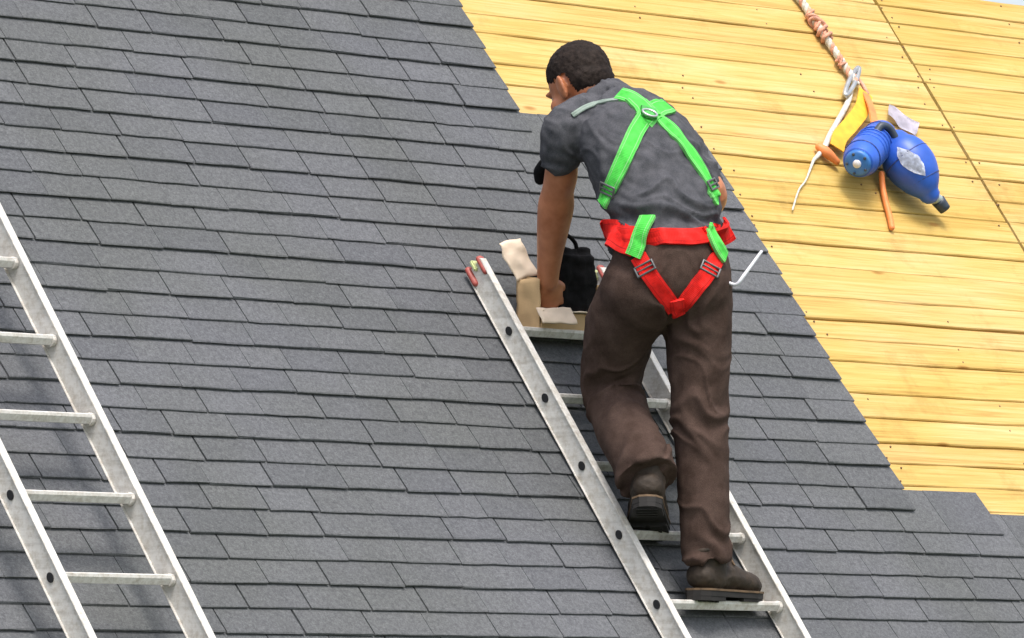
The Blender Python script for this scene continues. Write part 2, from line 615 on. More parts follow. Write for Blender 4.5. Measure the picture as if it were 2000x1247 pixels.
SEAM = 2.548
top = RIDGE
k = 0
nails = []
while top > -1.05:
    bw = random.choice((0.078, 0.083, 0.086, 0.090, 0.094, 0.122))
    v0 = top - bw
    for (a, b) in ((0.25, SEAM-0.004-random.uniform(0, 0.006)), (SEAM+random.uniform(0.004, 0.008), UR)):
        o = link('sheathing_board', board_mesh(b-a, bw-random.choice((0.0012, 0.002, 0.0028, 0.0042)), k), M['wood'], None)
        o.parent = roof
        o.matrix_parent_inverse = Matrix.Identity(4)
        o.matrix_local = ROOF @ Matrix.Translation((a, v0, random.uniform(-0.0034, 0.0))) @ Matrix.Rotation(random.uniform(-0.0009, 0.0009), 4, 'Z')
        k += 1
    for un in (0.72, 1.33, 1.94, 2.515, 2.585, 3.2):
        for f in (0.22, 0.78):
            nails.append((un + random.uniform(-0.035, 0.035), v0 + bw*f + random.uniform(-0.006, 0.006)))
    top -= bw
bm = bmesh.new()
for (a, b) in nails:
    if a < 1.29 and b < 0.85:
        continue
    c = rp(a, b, -0.002)
    if random.random() < 0.55:
        continue
    tube(bm, [c, c + Rn*0.0030], [0.0034, 0.0028], 7, 1, Ru, False, False)
o = link('nail_head', mesh_from(bm, 'nail_head'), M['nail'])
o.parent = roof
o['kind'] = 'stuff'

# --- shingles
LSH = 0.168
BASE = 0.0155
widths = [0.150, 0.175, 0.198, 0.212, 0.222, 0.240, 0.268]
rsh = random.Random(3)
def shingle_verts(w, t, seed):
    rs = random.Random(seed)
    prof = [(0, BASE), (rs.uniform(-.001, .001), BASE+t*0.75), (0.0025, BASE+t), (E_*1.0, BASE*(1-E_/LSH)+t), (LSH, t), (LSH, 0)]
    vs, fs = [], []
    nu = 3
    for i in range(nu+1):
        u = w*i/nu
        for q, (v, n) in enumerate(prof):
            jv = rs.uniform(-0.0016, 0.0016) if q < 3 else 0
            vs.append((u, v+jv, n))
    m = len(prof)
    for i in range(nu):
        for q in range(m):
            fs.append((i*m+q, (i+1)*m+q, (i+1)*m+(q+1) % m, i*m+(q+1) % m))
    fs.append(tuple(range(m)))
    fs.append(tuple(reversed(range(nu*m, nu*m+m))))
    return vs, fs
SHV = {}
def shv(wi, thick, var):
    key = (wi, thick, var)
    if key not in SHV:
        vs, fs = shingle_verts(widths[wi], 0.0060 if thick else 0.0048, hash(key) % 9999)
        SHV[key] = [vs, fs, None]
    return SHV[key]

places = []
V0 = 0.970
for c in range(-7, 50):
    vb = V0 - c*E_
    if vb < EAVE - 0.02 or vb > RIDGE - 0.1:
        continue
    top = vb + LSH
    # right-hand edge of this course: three stages of the work
    if vb > 0.70:
        ue = 0.494 + (0.005 if c % 2 else -0.003) + rsh.uniform(-0.002, 0.002)
    elif vb > -0.72:
        ue = 1.262 + (0.005 if c % 2 else -0.003) + rsh.uniform(-0.002, 0.002)
    elif vb > -0.80:
        ue = 1.605
    else:
        ue = UR
    thick = c % 2 == 0
    u = ue
    first = True
    while u > UL:
        wi = rsh.choices(range(7), (1, 2, 4, 6, 4, 3, 2))[0]
        if first:
            wi = rsh.choice((2, 5, 6)) if c % 2 else rsh.choice((3, 4, 6))
        gap = rsh.choice((0.0015, 0.0025, 0.004, 0.0055, 0.0065))
        u -= widths[wi]
        lift = rsh.uniform(0, 0.0012) + (0.0028 if (first and thick and ue < UR) else 0)
        places.append((u, vb + rsh.uniform(-0.002, 0.002), lift, rsh.uniform(-0.006, 0.006), wi, thick, rsh.randrange(3)))
        u -= gap
        first = False

def score(pl):
    u, v, l, a, wi, th, var = pl
    pts = [proj(rp(u+du, v+dv, 0.01)) for du in (0, widths[wi]) for dv in (0, E_)]
    inside = sum(0 <= x <= 2000 and 0 <= y <= 1247 for x, y in pts)
    cx = sum(p[0] for p in pts)/4; cy = sum(p[1] for p in pts)/4
    hid = (1140 < cx < 1425 and 230 < cy < 1190) or (0 < cx < 330 and cy > 860+cx*1.9)
    d = (rp(u, v)-C).length
    return inside - (3 if hid else 0) - d*0.02
ranked = sorted(places, key=score, reverse=True)
single, rest = ranked[:300], ranked[300:]
for u, v, l, a, wi, th, var in single:
    rec = shv(wi, th, var)
    if rec[2] is None:
        me = bpy.data.meshes.new('shingle')
        me.from_pydata(rec[0], [], rec[1])
        me.materials.append(M['shingle'])
        rec[2] = me
    o = bpy.data.objects.new('shingle', rec[2])
    COL.objects.link(o)
    o.parent = roof
    o.matrix_parent_inverse = Matrix.Identity(4)
    o.matrix_local = ROOF @ Matrix.Translation((u, v, l)) @ Matrix.Rotation(a, 4, 'Z')
allv, allf, rv_ = [], [], []
for u, v, l, a, wi, th, var in rest:
    rec = shv(wi, th, var)
    T = ROOF @ Matrix.Translation((u, v, l)) @ Matrix.Rotation(a, 4, 'Z')
    off = len(allv)
    allv += [T @ Vector(q) for q in rec[0]]
    allf += [tuple(i+off for i in f) for f in rec[1]]
    rv_ += [rsh.random()]*len(rec[0])
me = bpy.data.meshes.new('shingle_field')
me.from_pydata(allv, [], allf)
at_ = me.attributes.new('rnd', 'FLOAT', 'POINT')
at_.data.foreach_set('value', rv_)
o = link('shingle_field', me, M['shingle'])
o.parent = roof
o['kind'] = 'stuff'

# ridge boards/caps only at the far edge: a pale board along the ridge
# ------------------------------------------------------------------ ladders
def rail_mesh(v0, v1, h0, depth, flange, open_dir):
    """C-section rail in roof coordinates: web facing -u, flanges towards open_dir"""
    t = 0.004
    bm = bmesh.new()
    def bx(u0, u1, n0, n1):
        add_box(bm, rp(u0, v0, n0), Ru*(u1-u0), Rv*(v1-v0), Rn*(n1-n0), 0.0012)
    bx(-t/2, t/2, h0, h0+depth)
    bx(-0.0075, flange, h0-t, h0-0.0002)
    bx(-0.0075, flange, h0+depth+0.0002, h0+depth+t)
    return bm

Y_ax = Vector((0, 1, 0))
def ladder(label, group, uc, width, h0, depth, v0, v1, rungs, capped):
    root = empty('ladder', rp(uc, v0, h0))
    tag(root, label, 'ladder', group)
    half = width/2
    for s in (-1, 1):
        bm = rail_mesh(v0, v1, h0, depth, 0.017, -s if s > 0 else 1)
        for v in bm.verts:
            v.co += Ru*(uc + s*half)
        rail = link('rail', mesh_from(bm, 'rail'), M['alu'], root)
        # rung ends riveted through the web: dark round holes with a rim
        for vr in rungs:
            bm = bmesh.new()
            uo = uc + s*(half + 0.0025)
            c = rp(uo, vr, h0+depth*0.5)
            tube(bm, [c, c + Ru*s*0.003], [(0.0140, 0.0112)]*2, 14, 1, Rv, False, False)
            link('rung_socket', mesh_from(bm, 'rung_socket'), M['blackp'], rail)
        if capped:
            bm = bmesh.new()
            tube(bm, [rp(uc+s*half, v1-0.045, h0+0.008), rp(uc+s*half, v1+0.004, h0+0.008)], [(0.0145, 0.0095)]*2, 14, 3, Ru)
            tube(bm, [rp(uc+s*half+0.003, v1-0.042, h0+depth-0.006), rp(uc+s*half+0.003, v1+0.004, h0+depth-0.006)], [(0.0145, 0.0095)]*2, 14, 3, Ru)
            link('end_cap', mesh_from(bm, 'end_cap', True), M['redp'], rail)
            bm = bmesh.new()
            add_box(bm, rp(uc+s*half-0.012, v1-0.02, h0+depth*0.43), Ru*0.024, Rv*0.036, Rn*(depth*0.20), 0.004)
            link('end_plug', mesh_from(bm, 'end_plug'), M['lime'], rail)
    for vr in rungs:
        bm = bmesh.new()
        w = width - 0.006
        # D-shaped tread: flat ribbed top that is level when the ladder leans
        ctr = rp(uc-w/2, vr, h0+depth*0.5)
        up = Vector((0, 0, 1)); fw = Vector((0, 1, 0))
        prof = [(-0.019, 0.012), (-0.012, 0.0145), (-0.006, 0.0125), (0, 0.0145), (0.006, 0.0125), (0.012, 0.0145), (0.019, 0.012), (0.019, 0.004), (0.010, -0.012), (-0.010, -0.012), (-0.019, 0.004)]
        r0 = [bm.verts.new(ctr + fw*a + up*b) for a, b in prof]
        r1 = [bm.verts.new(ctr + Ru*w + fw*a + up*b) for a, b in prof]
        for i in range(len(prof)):
            j = (i+1) % len(prof)
            bm.faces.new((r0[i], r0[j], r1[j], r1[i]))
        bm.faces.new(r0); bm.faces.new(r1)
        rg = link('rung', mesh_from(bm, 'rung'), M['alu'], root)
        for u0 in (uc-width/2+0.004, uc+width/2-0.016):
            bm = bmesh.new()
            c = rp(u0, vr, h0+depth*0.5)
            tube(bm, [c, c + Ru*0.012], [(0.0225, 0.0175)]*2, 14, 1, Y_ax, False, False)
            link('collar', mesh_from(bm, 'collar'), M['alu'], rg)
    return root

vb_ground = (0.02-O.z)/math.sin(PITCH)
ladder('aluminium ladder with red rail caps lying on the shingles under the roofer', 'ladders laid up the roof',
       0.124, 0.488, 0.031, 0.064, vb_ground+0.08, 0.135, [-1.064+0.2405*i for i in range(-20, 5)], True)
ladder('pale aluminium ladder at the left edge with nobody on it', 'ladders laid up the roof',
       -2.185, 0.395, 0.13, 0.062, vb_ground, 1.35, [-0.838+0.2575*i for i in range(-20, 8)], False)


# ------------------------------------------------------------------ the roofer
X, Y, Z = Vector((1, 0, 0)), Vector((0, 1, 0)), Vector((0, 0, 1))

def tubes(bm, rows, seg=18, side=None, k=5, dome=True):
    tube(bm, [at(a, b, d) for a, b, d, r in rows], [r for a, b, d, r in rows], seg, k, side, dome)

# --- skin: one continuous body
HC = at(1131, 166, 17.255)                      # middle of the skull
h_fwd = (Y*0.86 - Z*0.52 + X*0.06).normalized()
h_side = h_fwd.cross(Z).normalized()            # towards his right
h_up = h_side.cross(h_fwd).normalized()
HA = (h_side, h_fwd, h_up)
def hd(s, f, u):
    return HC + h_side*s + h_fwd*f + h_up*u
bm = bmesh.new()
ball(bm, hd(0, -0.008, 0.018), 0.078, 0.098, 0.092, HA)               # cranium
ball(bm, hd(0, 0.035, -0.035), 0.066, 0.066, 0.080, HA)               # face
ball(bm, hd(0, 0.060, -0.098), 0.036, 0.034, 0.026, HA)               # chin
ball(bm, hd(0, 0.020, -0.085), 0.056, 0.052, 0.034, HA)               # jaw
tube(bm, [hd(0, 0.096, 0.000), hd(0, 0.110, -0.025), hd(0, 0.116, -0.045)], [0.009, 0.012, 0.016], 10, 3)   # nose
ball(bm, hd(0, 0.098, -0.072), 0.026, 0.010, 0.006, HA)               # upper lip
ball(bm, hd(0, 0.095, -0.083), 0.022, 0.010, 0.007, HA)               # lower lip
ball(bm, hd(0, 0.086, 0.022), 0.052, 0.016, 0.010, HA)                # brow
for s in (-1, 1):                                                      # ears
    ec = hd(s*0.078, -0.005, -0.022)
    ea = (h_side*s, (h_fwd*0.92+h_side*s*-0.35).normalized(), h_up)
    ball(bm, ec, 0.013, 0.023, 0.038, ea)
    ball(bm, ec + h_side*s*0.010 - h_fwd*0.010 + h_up*0.006, 0.007, 0.017, 0.030, ea)
    ball(bm, hd(s*0.052, 0.055, -0.040), 0.022, 0.026, 0.026, HA)     # cheek
tube(bm, [hd(0, -0.030, -0.040), at(1170, 195, 17.225), at(1195, 225, 17.19)], [0.060, 0.060, 0.075], 16, 5)   # neck
# trunk and legs (under the clothes)
tube(bm, [at(1185, 215, 17.20), at(1215, 245, 17.17), at(1250, 300, 17.12), at(1285, 380, 17.06), at(1303, 455, 17.02), at(1312, 540, 17.0)],
     [(0.09, 0.06), (0.145, 0.070), (0.165, 0.095), (0.155, 0.10), (0.155, 0.105), (0.16, 0.105)], 20, 5, X)
tubes(bm, [(1350, 560, 17.0, .085), (1368, 690, 17.0, .070), (1371, 820, 16.985, .056), (1376, 930, 16.955, .055), (1378, 1080, 16.925, .042)])
tubes(bm, [(1258, 560, 16.96, .088), (1215, 660, 17.05, .075), (1196, 752, 17.12, .058), (1230, 850, 17.0, .055), (1254, 898, 16.945, .040)])
# left arm, hanging forward to the carton
tubes(bm, [(1130, 244, 17.12, .044), (1100, 258, 17.08, .050), (1098, 300, 17.12, .0445), (1096, 340, 17.155, .0470), (1090, 372, 17.19, .0455), (1086, 402, 17.22, .0515), (1081, 440, 17.25, .0470),
           (1075, 488, 17.29, .0385), (1071, 530, 17.32, .0325), (1070, 548, 17.335, .031)])
wl = at(1070, 548, 17.335)
h_dn = (at(1076, 590, 17.37) - wl).normalized()
h_ac = (R*0.80 + F*0.55); h_ac = (h_ac - h_dn*h_ac.dot(h_dn)).normalized()     # across the knuckles
h_th = h_dn.cross(h_ac).normalized()
if h_th.dot(F) > 0:
    h_th = -h_th                                                                 # back of the hand faces the viewer
pal = wl + h_dn*0.048
ball(bm, pal, 0.043, 0.050, 0.017, (h_ac, h_dn, h_th))
tube(bm, [wl, wl + h_dn*0.03], [(0.030, 0.022), (0.034, 0.019)], 12, 3, h_ac)
for i, ln in enumerate((0.070, 0.078, 0.074, 0.058)):
    r0 = pal + h_ac*(-0.033 + i*0.0220) + h_dn*0.036
    p1 = r0 + h_dn*ln*0.45 - h_th*0.010
    p2 = p1 + (h_dn*0.72 - h_th*0.70).normalized()*ln*0.34
    p3 = p2 + (h_dn*0.25 - h_th*0.97).normalized()*ln*0.26
    tube(bm, [r0 - h_dn*0.012, p1, p2, p3], [0.0088, 0.0084, 0.0078, 0.0066], 10, 3)
t0 = wl + h_dn*0.022 + h_ac*0.026
tube(bm, [t0, t0 + h_ac*0.022 + h_dn*0.022 - h_th*0.012, t0 + h_ac*0.026 + h_dn*0.052 - h_th*0.026], [0.014, 0.0115, 0.009], 10, 3)
# right arm: elbow out, forearm forward over the roof
tubes(bm, [(1268, 240, 17.28, .055), (1318, 268, 17.33, .050), (1360, 330, 17.32, .043), (1392, 382, 17.30, .042), (1368, 410, 17.42, .043),
           (1325, 432, 17.54, .036), (1290, 448, 17.62, .028)])
wr = at(1290, 448, 17.62)
d2 = (at(1262, 470, 17.69) - wr).normalized()
a2 = d2.cross(Rn).normalized()
n2_ = a2.cross(d2).normalized()
if n2_.dot(Rn) < 0:
    n2_ = -n2_
ball(bm, wr + d2*0.048, 0.040, 0.050, 0.017, (a2, d2, n2_))
tube(bm, [wr, wr + d2*0.03], [(0.030, 0.022), (0.034, 0.019)], 12, 3, a2)
for i, ln in enumerate((0.070, 0.078, 0.074, 0.058)):
    r0 = wr + d2*0.084 + a2*(-0.033 + i*0.0220)
    p1 = r0 + d2*ln*0.45 - n2_*0.008
    p2 = p1 + (d2*0.75 - n2_*0.66).normalized()*ln*0.34
    p3 = p2 + (d2*0.35 - n2_*0.94).normalized()*ln*0.26
    tube(bm, [r0 - d2*0.012, p1, p2, p3], [0.0088, 0.0084, 0.0078, 0.0066], 10, 3)
t0 = wr + d2*0.022 - a2*0.028
tube(bm, [t0, t0 - a2*0.022 + d2*0.022 - n2_*0.010, t0 - a2*0.024 + d2*0.05 - n2_*0.022], [0.014, 0.0115, 0.009], 10, 3)
me = voxel(bm, 'person', 0.0048, 5, 0.45)
man = link('person', me, M['skin'])
tag(man, 'person in grey shirt, brown trousers and green and red harness leaning over the ladder', 'person')

# eyes
for s in (-1, 1):
    bm = bmesh.new()
    ball(bm, hd(s*0.030, 0.076, 0.002), 0.011, 0.011, 0.011, HA, 2)
    link('eye', mesh_from(bm, 'eye', True), M['eye'], man)

# --- hair: cropped cap over crown, back and sides
bm = bmesh.new()
ball(bm, hd(0, -0.012, 0.026), 0.085, 0.103, 0.094, HA, 5)
ball(bm, hd(0, -0.046, -0.022), 0.074, 0.062, 0.062, HA, 5)
me = voxel(bm, 'hair', 0.005, 4, 0.5)
bm = bmesh.new()
bm.from_mesh(me)
kill = []
for v in bm.verts:
    q = v.co - HC
    s, f, u = q.dot(h_side), q.dot(h_fwd), q.dot(h_up)
    line = -0.066 if f < -0.035 else (-0.066 + (f+0.035)*1.9 if f < 0.012 else 0.006 + max(0, f-0.012)*0.55)
    if abs(s) > 0.055 and -0.035 < f < 0.02:
        line = max(line, 0.008)
    line += noise.noise(v.co*60)*0.004
    if u < line:
        kill.append(v)
bmesh.ops.delete(bm, geom=kill, context='VERTS')
for v in bm.verts:
    q = v.co - HC
    s, f, u = q.dot(h_side), q.dot(h_fwd), q.dot(h_up)
    line = -0.066 if f < -0.035 else (-0.066 + (f+0.035)*1.9 if f < 0.012 else 0.006 + max(0, f-0.012)*0.55)
    k_ = max(0.0, min(1.0, (u-line)/0.045))
    v.co -= q.normalized()*0.0075*(1-k_)
me2 = mesh_from(bm, 'hair', True)
displace(me2, lambda c, n: 0.0030*noise.noise(c*210) + 0.0022*noise.noise(c*60))
link('hair', me2, M['hair'], man)

# --- T-shirt
def fold(c, d1, f1, d2, f2, amp):
    """soft ridges across direction d1, broken up along d2"""
    w = noise.noise(c*9)*1.6
    a = noise.noise(Vector((c.dot(d1)*f1 + w, c.dot(d2)*f2, 3.7)))
    b = noise.noise(Vector((c.dot(d1)*f1*2.1 + w*1.7, c.dot(d2)*f2*1.6, 9.1)))
    return amp*(max(0.0, 1-abs(a)*2.6)**1.6*1.25 - 0.35 + b*0.45)

bm = bmesh.new()
tube(bm, [at(1308, 478, 17.012), at(1305, 464, 17.016), at(1303, 455, 17.02), at(1287, 380, 17.06), at(1252, 300, 17.12), at(1222, 243, 17.165), at(1188, 207, 17.195)],
     [(0.184, 0.136), (0.186, 0.136), (0.186, 0.136), (0.190, 0.128), (0.200, 0.128), (0.186, 0.106), (0.098, 0.078)], 28, 6, X, False)
tubes(bm, [(1140, 232, 17.13, .070), (1102, 252, 17.085, .064), (1097, 285, 17.10, .062), (1096, 300, 17.115, .064)])
tubes(bm, [(1262, 236, 17.27, .072), (1312, 262, 17.32, .062), (1346, 315, 17.32, .060), (1370, 350, 17.312, .060)])
tube(bm, [at(1190, 205, 17.195), at(1172, 190, 17.215)], [(0.083, 0.075), (0.073, 0.068)], 18, 3, X, False)
me = voxel(bm, 't_shirt', 0.0065, 7, 0.5)
ctr = at(1300, 430, 17.03)
dsh = (R*0.55 + U*0.83).normalized(); dsh2 = (R*0.83 - U*0.55).normalized()
def shirt_fold(c, n):
    q = c - ctr
    up_ = q.dot(U)
    low = max(0.0, min(1.0, (0.26-up_)/0.30))
    d = fold(c, (U*0.86 + R*0.5).normalized(), 22, (R*0.86-U*0.5).normalized(), 6, 0.0125*(0.30+0.70*low))
    d += 0.004*noise.noise(c*34)
    d -= 0.012*math.exp(-(up_/0.022)**2)                # drawn in by the belt
    return d
displace(me, shirt_fold)
shirt = link('t_shirt', me, M['shirt'], man)

# --- trousers
bm = bmesh.new()
tube(bm, [at(1306, 469, 17.014), at(1309, 502, 17.0), at(1312, 555, 16.99), at(1310, 600, 16.99)], [(0.168, 0.118), (0.186, 0.138), (0.190, 0.138), (0.14, 0.11)], 24, 5, X, False)
ball(bm, at(1348, 562, 16.985), 0.118, 0.118, 0.118)
ball(bm, at(1256, 566, 16.945), 0.122, 0.118, 0.118)
tubes(bm, [(1356, 575, 17.0, .108), (1364, 650, 17.0, .094), (1366, 720, 16.995, .087), (1366, 815, 16.985, .079), (1370, 890, 16.965, .074), (1374, 980, 16.945, .072),
           (1376, 1050, 16.93, .067), (1378, 1098, 16.925, .072)], 20, None, 5, False)
tubes(bm, [(1246, 575, 16.965, .110), (1213, 640, 17.03, .101), (1201, 700, 17.08, .092), (1195, 755, 17.115, .085), (1208, 805, 17.065, .083), (1231, 860, 16.965, .083),
           (1254, 902, 16.895, .082), (1266, 936, 16.855, .090)], 20, None, 5, False)
me = voxel(bm, 'trousers', 0.0065, 6, 0.5)
KN = [at(1196, 760, 17.03), at(1366, 815, 16.93), at(1310, 620, 16.9), at(1260, 915, 16.86), at(1376, 1060, 16.88)]
def trouser_fold(c, n):
    g_ = 0.20
    for q in KN:
        g_ = max(g_, math.exp(-((c-q).length/0.12)**2))
    left = (c - at(1300, 800, 17)).dot(R) < 0
    d1 = (U*0.74 - R*0.67).normalized() if left else (U*0.82 + R*0.57).normalized()
    d2 = d1.cross(F)
    return fold(c, d1, 13, d2, 4.0, 0.0150*g_) + 0.0022*noise.noise(c*24)
displace(me, trouser_fold)
trousers = link('trousers', me, M['trousers'], man)

# --- boots
def boot(heel, fwd, up, shaft_top, length=0.275):
    """heel = point under the heel; returns the boot part with sole, welt, toe cap, collar and laces"""
    fwd = fwd.normalized()
    side = fwd.cross(up).normalized()
    up = side.cross(fwd).normalized()
    P = lambda f, s, u: heel + fwd*(f*1.06) + side*(s*1.14) + up*(u*1.12)
    bm = bmesh.new()
    tube(bm, [P(0.006, 0, 0.060), P(0.05, 0, 0.062), P(0.11, 0, 0.062), P(0.17, 0, 0.052), P(0.215, 0, 0.047), P(length-0.040, 0, 0.044)],
         [(0.044, 0.040), (0.047, 0.044), (0.051, 0.044), (0.057, 0.038), (0.057, 0.035), (0.047, 0.032)], 20, 5, side)
    tube(bm, [P(0.040, 0, 0.06), P(0.040, 0, 0.11), shaft_top], [(0.050, 0.056), (0.052, 0.058), (0.056, 0.060)], 20, 5, side)
    tube(bm, [P(0.070, 0, 0.135), P(0.115, 0, 0.098), P(0.155, 0, 0.072)], [0.030, 0.028, 0.024], 12, 4)
    me = voxel(bm, 'boot', 0.0042, 3, 0.5)
    an = P(0.085, 0, 0.09)
    def crease(c, n):
        w = math.exp(-((c-an).length/0.07)**2)
        return 0.0016*noise.noise(c*70) + 0.0024*noise.noise(c*26) + 0.006*w*noise.noise(Vector(((c-an).dot(up)*48+noise.noise(c*20), (c-an).dot(side)*9, 1.7)))
    displace(me, crease)
    b = link('boot', me, M['boot'], man)
    outl = [(-0.030, 0.020), (-0.034, 0.0), (-0.030, -0.020), (-0.010, -0.036), (0.06, -0.040), (0.14, -0.047), (0.20, -0.053), (0.240, -0.045), (0.264, -0.022), (0.270, 0.0)]
    outl = outl + [(f, -s) for f, s in reversed(outl[3:-1])]
    def slab(name, m, u0, u1, grow, f0=-1, f1=1):
        pts = [(f, s*grow) for f, s in outl if f0 <= f <= f1]
        bm = bmesh.new()
        lo = [bm.verts.new(P(f, s, u0)) for f, s in pts]
        hi = [bm.verts.new(P(f, s, u1)) for f, s in pts]
        for i in range(len(pts)):
            j = (i+1) % len(pts)
            bm.faces.new((lo[i], lo[j], hi[j], hi[i]))
        bm.faces.new(lo); bm.faces.new(hi)
        return link(name, mesh_from(bm, name), m, b)
    slab('sole', M['sole'], 0.010, 0.0235, 1.0)
    slab('heel_block', M['sole'], -0.001, 0.0098, 0.97, -1, 0.07)
    slab('tread', M['sole'], 0.001, 0.0098, 0.95, 0.13, 1)
    bm = bmesh.new()
    for q in range(9):
        f0 = 0.135 + q*0.015
        for sd_ in (-1, 1):
            add_box(bm, P(f0, sd_*0.004 if sd_ > 0 else -0.036, -0.0035), fwd*0.008, side*0.034, up*0.0048)
    for q in range(4):
        add_box(bm, P(-0.018 + q*0.02, -0.028, -0.0045), fwd*0.010, side*0.060, up*0.0038)
    lug = link('tread_lugs', mesh_from(bm, 'tread_lugs'), M['sole'], b)
    lug['kind'] = 'stuff'
    slab('welt', M['welt'], 0.0238, 0.029, 1.04)
    bm = bmesh.new()
    ax = (shaft_top - P(0.040, 0, 0.11)).normalized()
    f_ = (fwd - ax*fwd.dot(ax)).normalized(); s_ = ax.cross(f_)
    c_ = shaft_top - ax*0.004
    tube(bm, [c_ + f_*(0.060*math.cos(t)) + s_*(0.055*math.sin(t)) for t in np.linspace(0, 2*math.pi, 21)], [0.009]*21, 8, 1, None, True, False)
    link('collar', mesh_from(bm, 'collar', True), M['boot'], b)
    for q in range(5):
        f, u = 0.092+q*0.019, 0.140-q*0.0165
        bm = bmesh.new()
        tube(bm, [P(f-0.02, -0.034, u-0.016), P(f+0.004, 0, u+0.006), P(f-0.02, 0.034, u-0.016)], [0.0028]*3, 8, 4)
        link('lace', mesh_from(bm, 'lace', True), M['welt'], b)
    return b
rung_r = rp(0.13, -1.064, 0.061)
top_r = rung_r.z + 0.0150
hr = at(1352, 1190, 16.905); hr.z = top_r
hr.y = rung_r.y - 0.012
boot(hr, (X*0.94 + Y*0.20 - Z*0.02), Z, at(1380, 1068, 16.93))
rung_l = rp(0.06, -1.064+0.2405, 0.061)
ball_l = Vector((0, rung_l.y, rung_l.z + 0.015))
fh = Vector((F.x, F.y, 0)).normalized()
fl = (fh*0.95 - Z*0.27 + R*0.03).normalized()
ul = (fh*0.27 + Z*0.95).normalized()
tgt = at(1291, 1050, 16.94)
ball_l.x = tgt.x
hl = ball_l - fl*0.190
boot(hl, fl, ul, hl + fl*0.050 + ul*0.128)

# --- harness: webbing laid on the clothes
def bvh_of(objs):
    vs, fs = [], []
    for o in objs:
        off = len(vs)
        vs += [v.co.copy() for v in o.data.vertices]
        fs += [tuple(i+off for i in p.vertices) for p in o.data.polygons]
    return BVHTree.FromPolygons(vs, fs)
TREE = bvh_of([shirt, trousers])
def surf(px, py):
    d = ray(px, py).normalized()
    h = TREE.ray_cast(C, d)
    if h[0] is None:
        q = at(px, py, 17.05)
        h = TREE.find_nearest(q)
    return h[0], h[1]
def webbing(name, px, width, m, parent, lift=0.006, th=0.0028):
    S = catmull(px, 10)
    pts, nrm = [], []
    for a, b in S:
        p, n = surf(a, b)
        pts.append(p); nrm.append(n)
    for _ in range(5):       # the strap bridges folds
        pts = [pts[0]] + [(pts[i-1]+pts[i]*2+pts[i+1])/4 for i in range(1, len(pts)-1)] + [pts[-1]]
        nrm = [nrm[0]] + [(nrm[i-1]+nrm[i]*2+nrm[i+1]).normalized() for i in range(1, len(nrm)-1)] + [nrm[-1]]
    bm = bmesh.new()
    rings = []
    for i in range(len(pts)):
        t = (pts[min(i+1, len(pts)-1)] - pts[max(i-1, 0)]).normalized()
        n = (nrm[i] - t*nrm[i].dot(t)).normalized()
        s = t.cross(n)
        c = pts[i] + n*lift
        w = width/2
        rings.append([bm.verts.new(c + s*a + n*b) for a, b in ((-w, -th-0.004), (-w, th*.5), (-w*0.55, th), (0, th*0.8), (w*0.55, th), (w, th*.5), (w, -th-0.004))])
    for r0, r1 in zip(rings, rings[1:]):
        for q in range(7):
            bm.faces.new((r0[q], r0[(q+1) % 7], r1[(q+1) % 7], r1[q]))
    bm.faces.new(rings[0]); bm.faces.new(rings[-1])
    me = mesh_from(bm, name, False)
    nv = len(pts)
    acr = [0.0, 0.0, 0.22, 0.5, 0.78, 1.0, 1.0]*nv
    alo, d_ = [], 0.0
    for i in range(nv):
        if i:
            d_ += (pts[i]-pts[i-1]).length
        alo += [d_]*7
    a1 = me.attributes.new('across', 'FLOAT', 'POINT'); a1.data.foreach_set('value', acr)
    a2_ = me.attributes.new('along', 'FLOAT', 'POINT'); a2_.data.foreach_set('value', alo)
    return link(name, me, m, parent)

harness = webbing('safety_harness', [(1186, 452), (1215, 458), (1260, 462), (1310, 464), (1360, 464), (1400, 456), (1424, 448)], 0.048, M['red'], man, 0.009)
harness['label'] = 'full body harness with green and red webbing'
webbing('hip_pad', [(1184, 447), (1200, 458), (1225, 470), (1248, 482)], 0.078, M['red'], harness, 0.012)
webbing('hip_pad', [(1378, 470), (1400, 460), (1420, 448)], 0.070, M['red'], harness, 0.012)
webbing('back_strap', [(1262, 222), (1240, 262), (1215, 320), (1190, 375), (1178, 400)], 0.047, M['green'], harness)
webbing('back_strap', [(1280, 228), (1318, 262), (1360, 318), (1388, 368), (1398, 395)], 0.045, M['green'], harness)
webbing('shoulder_strap', [(1270, 232), (1254, 210), (1234, 194), (1208, 186)], 0.064, M['green'], harness)
webbing('shoulder_strap', [(1255, 238), (1272, 222), (1288, 212), (1304, 210)], 0.060, M['green'], harness)
webbing('collar_strap', [(1236, 192), (1205, 196), (1170, 202), (1140, 212), (1118, 226)], 0.014, M['pale'], harness, 0.004)
webbing('hip_strap', [(1268, 432), (1255, 465), (1240, 502)], 0.046, M['green'], harness, 0.020)
webbing('hip_strap', [(1374, 448), (1388, 475), (1406, 506)], 0.046, M['green'], harness, 0.020)
webbing('leg_strap', [(1248, 502), (1268, 535), (1292, 570), (1316, 602)], 0.046, M['red'], harness, 0.010)
webbing('leg_strap', [(1398, 506), (1378, 538), (1352, 570), (1326, 602)], 0.046, M['red'], harness, 0.010)
webbing('seat_strap', [(1320, 582), (1321, 596), (1321, 612)], 0.040, M['red'], harness, 0.014)
def buckle(px, py, tx, ty, w):
    p, n = surf(px, py)
    t = (R*tx - U*ty); t = (t - n*t.dot(n)).normalized(); q = n.cross(t)
    c = p + n*0.0125
    cs = [c + q*(w*a) + t*(0.013*b) for a, b in ((-.5, -1), (.5, -1), (.5, 1), (-.5, 1), (-.5, -1))]
    bm = bmesh.new()
    for a, b in zip(cs, cs[1:]):
        tube(bm, [a, b], [0.0032, 0.0032], 8, 1, None, True, False)
    tube(bm, [c - q*(w*.5), c + q*(w*.5)], [0.0026, 0.0026], 8, 1, None, True, False)
    link('buckle', mesh_from(bm, 'buckle', True), M['darksteel'], harness)
buckle(1192, 370, -0.5, 1, 0.056)
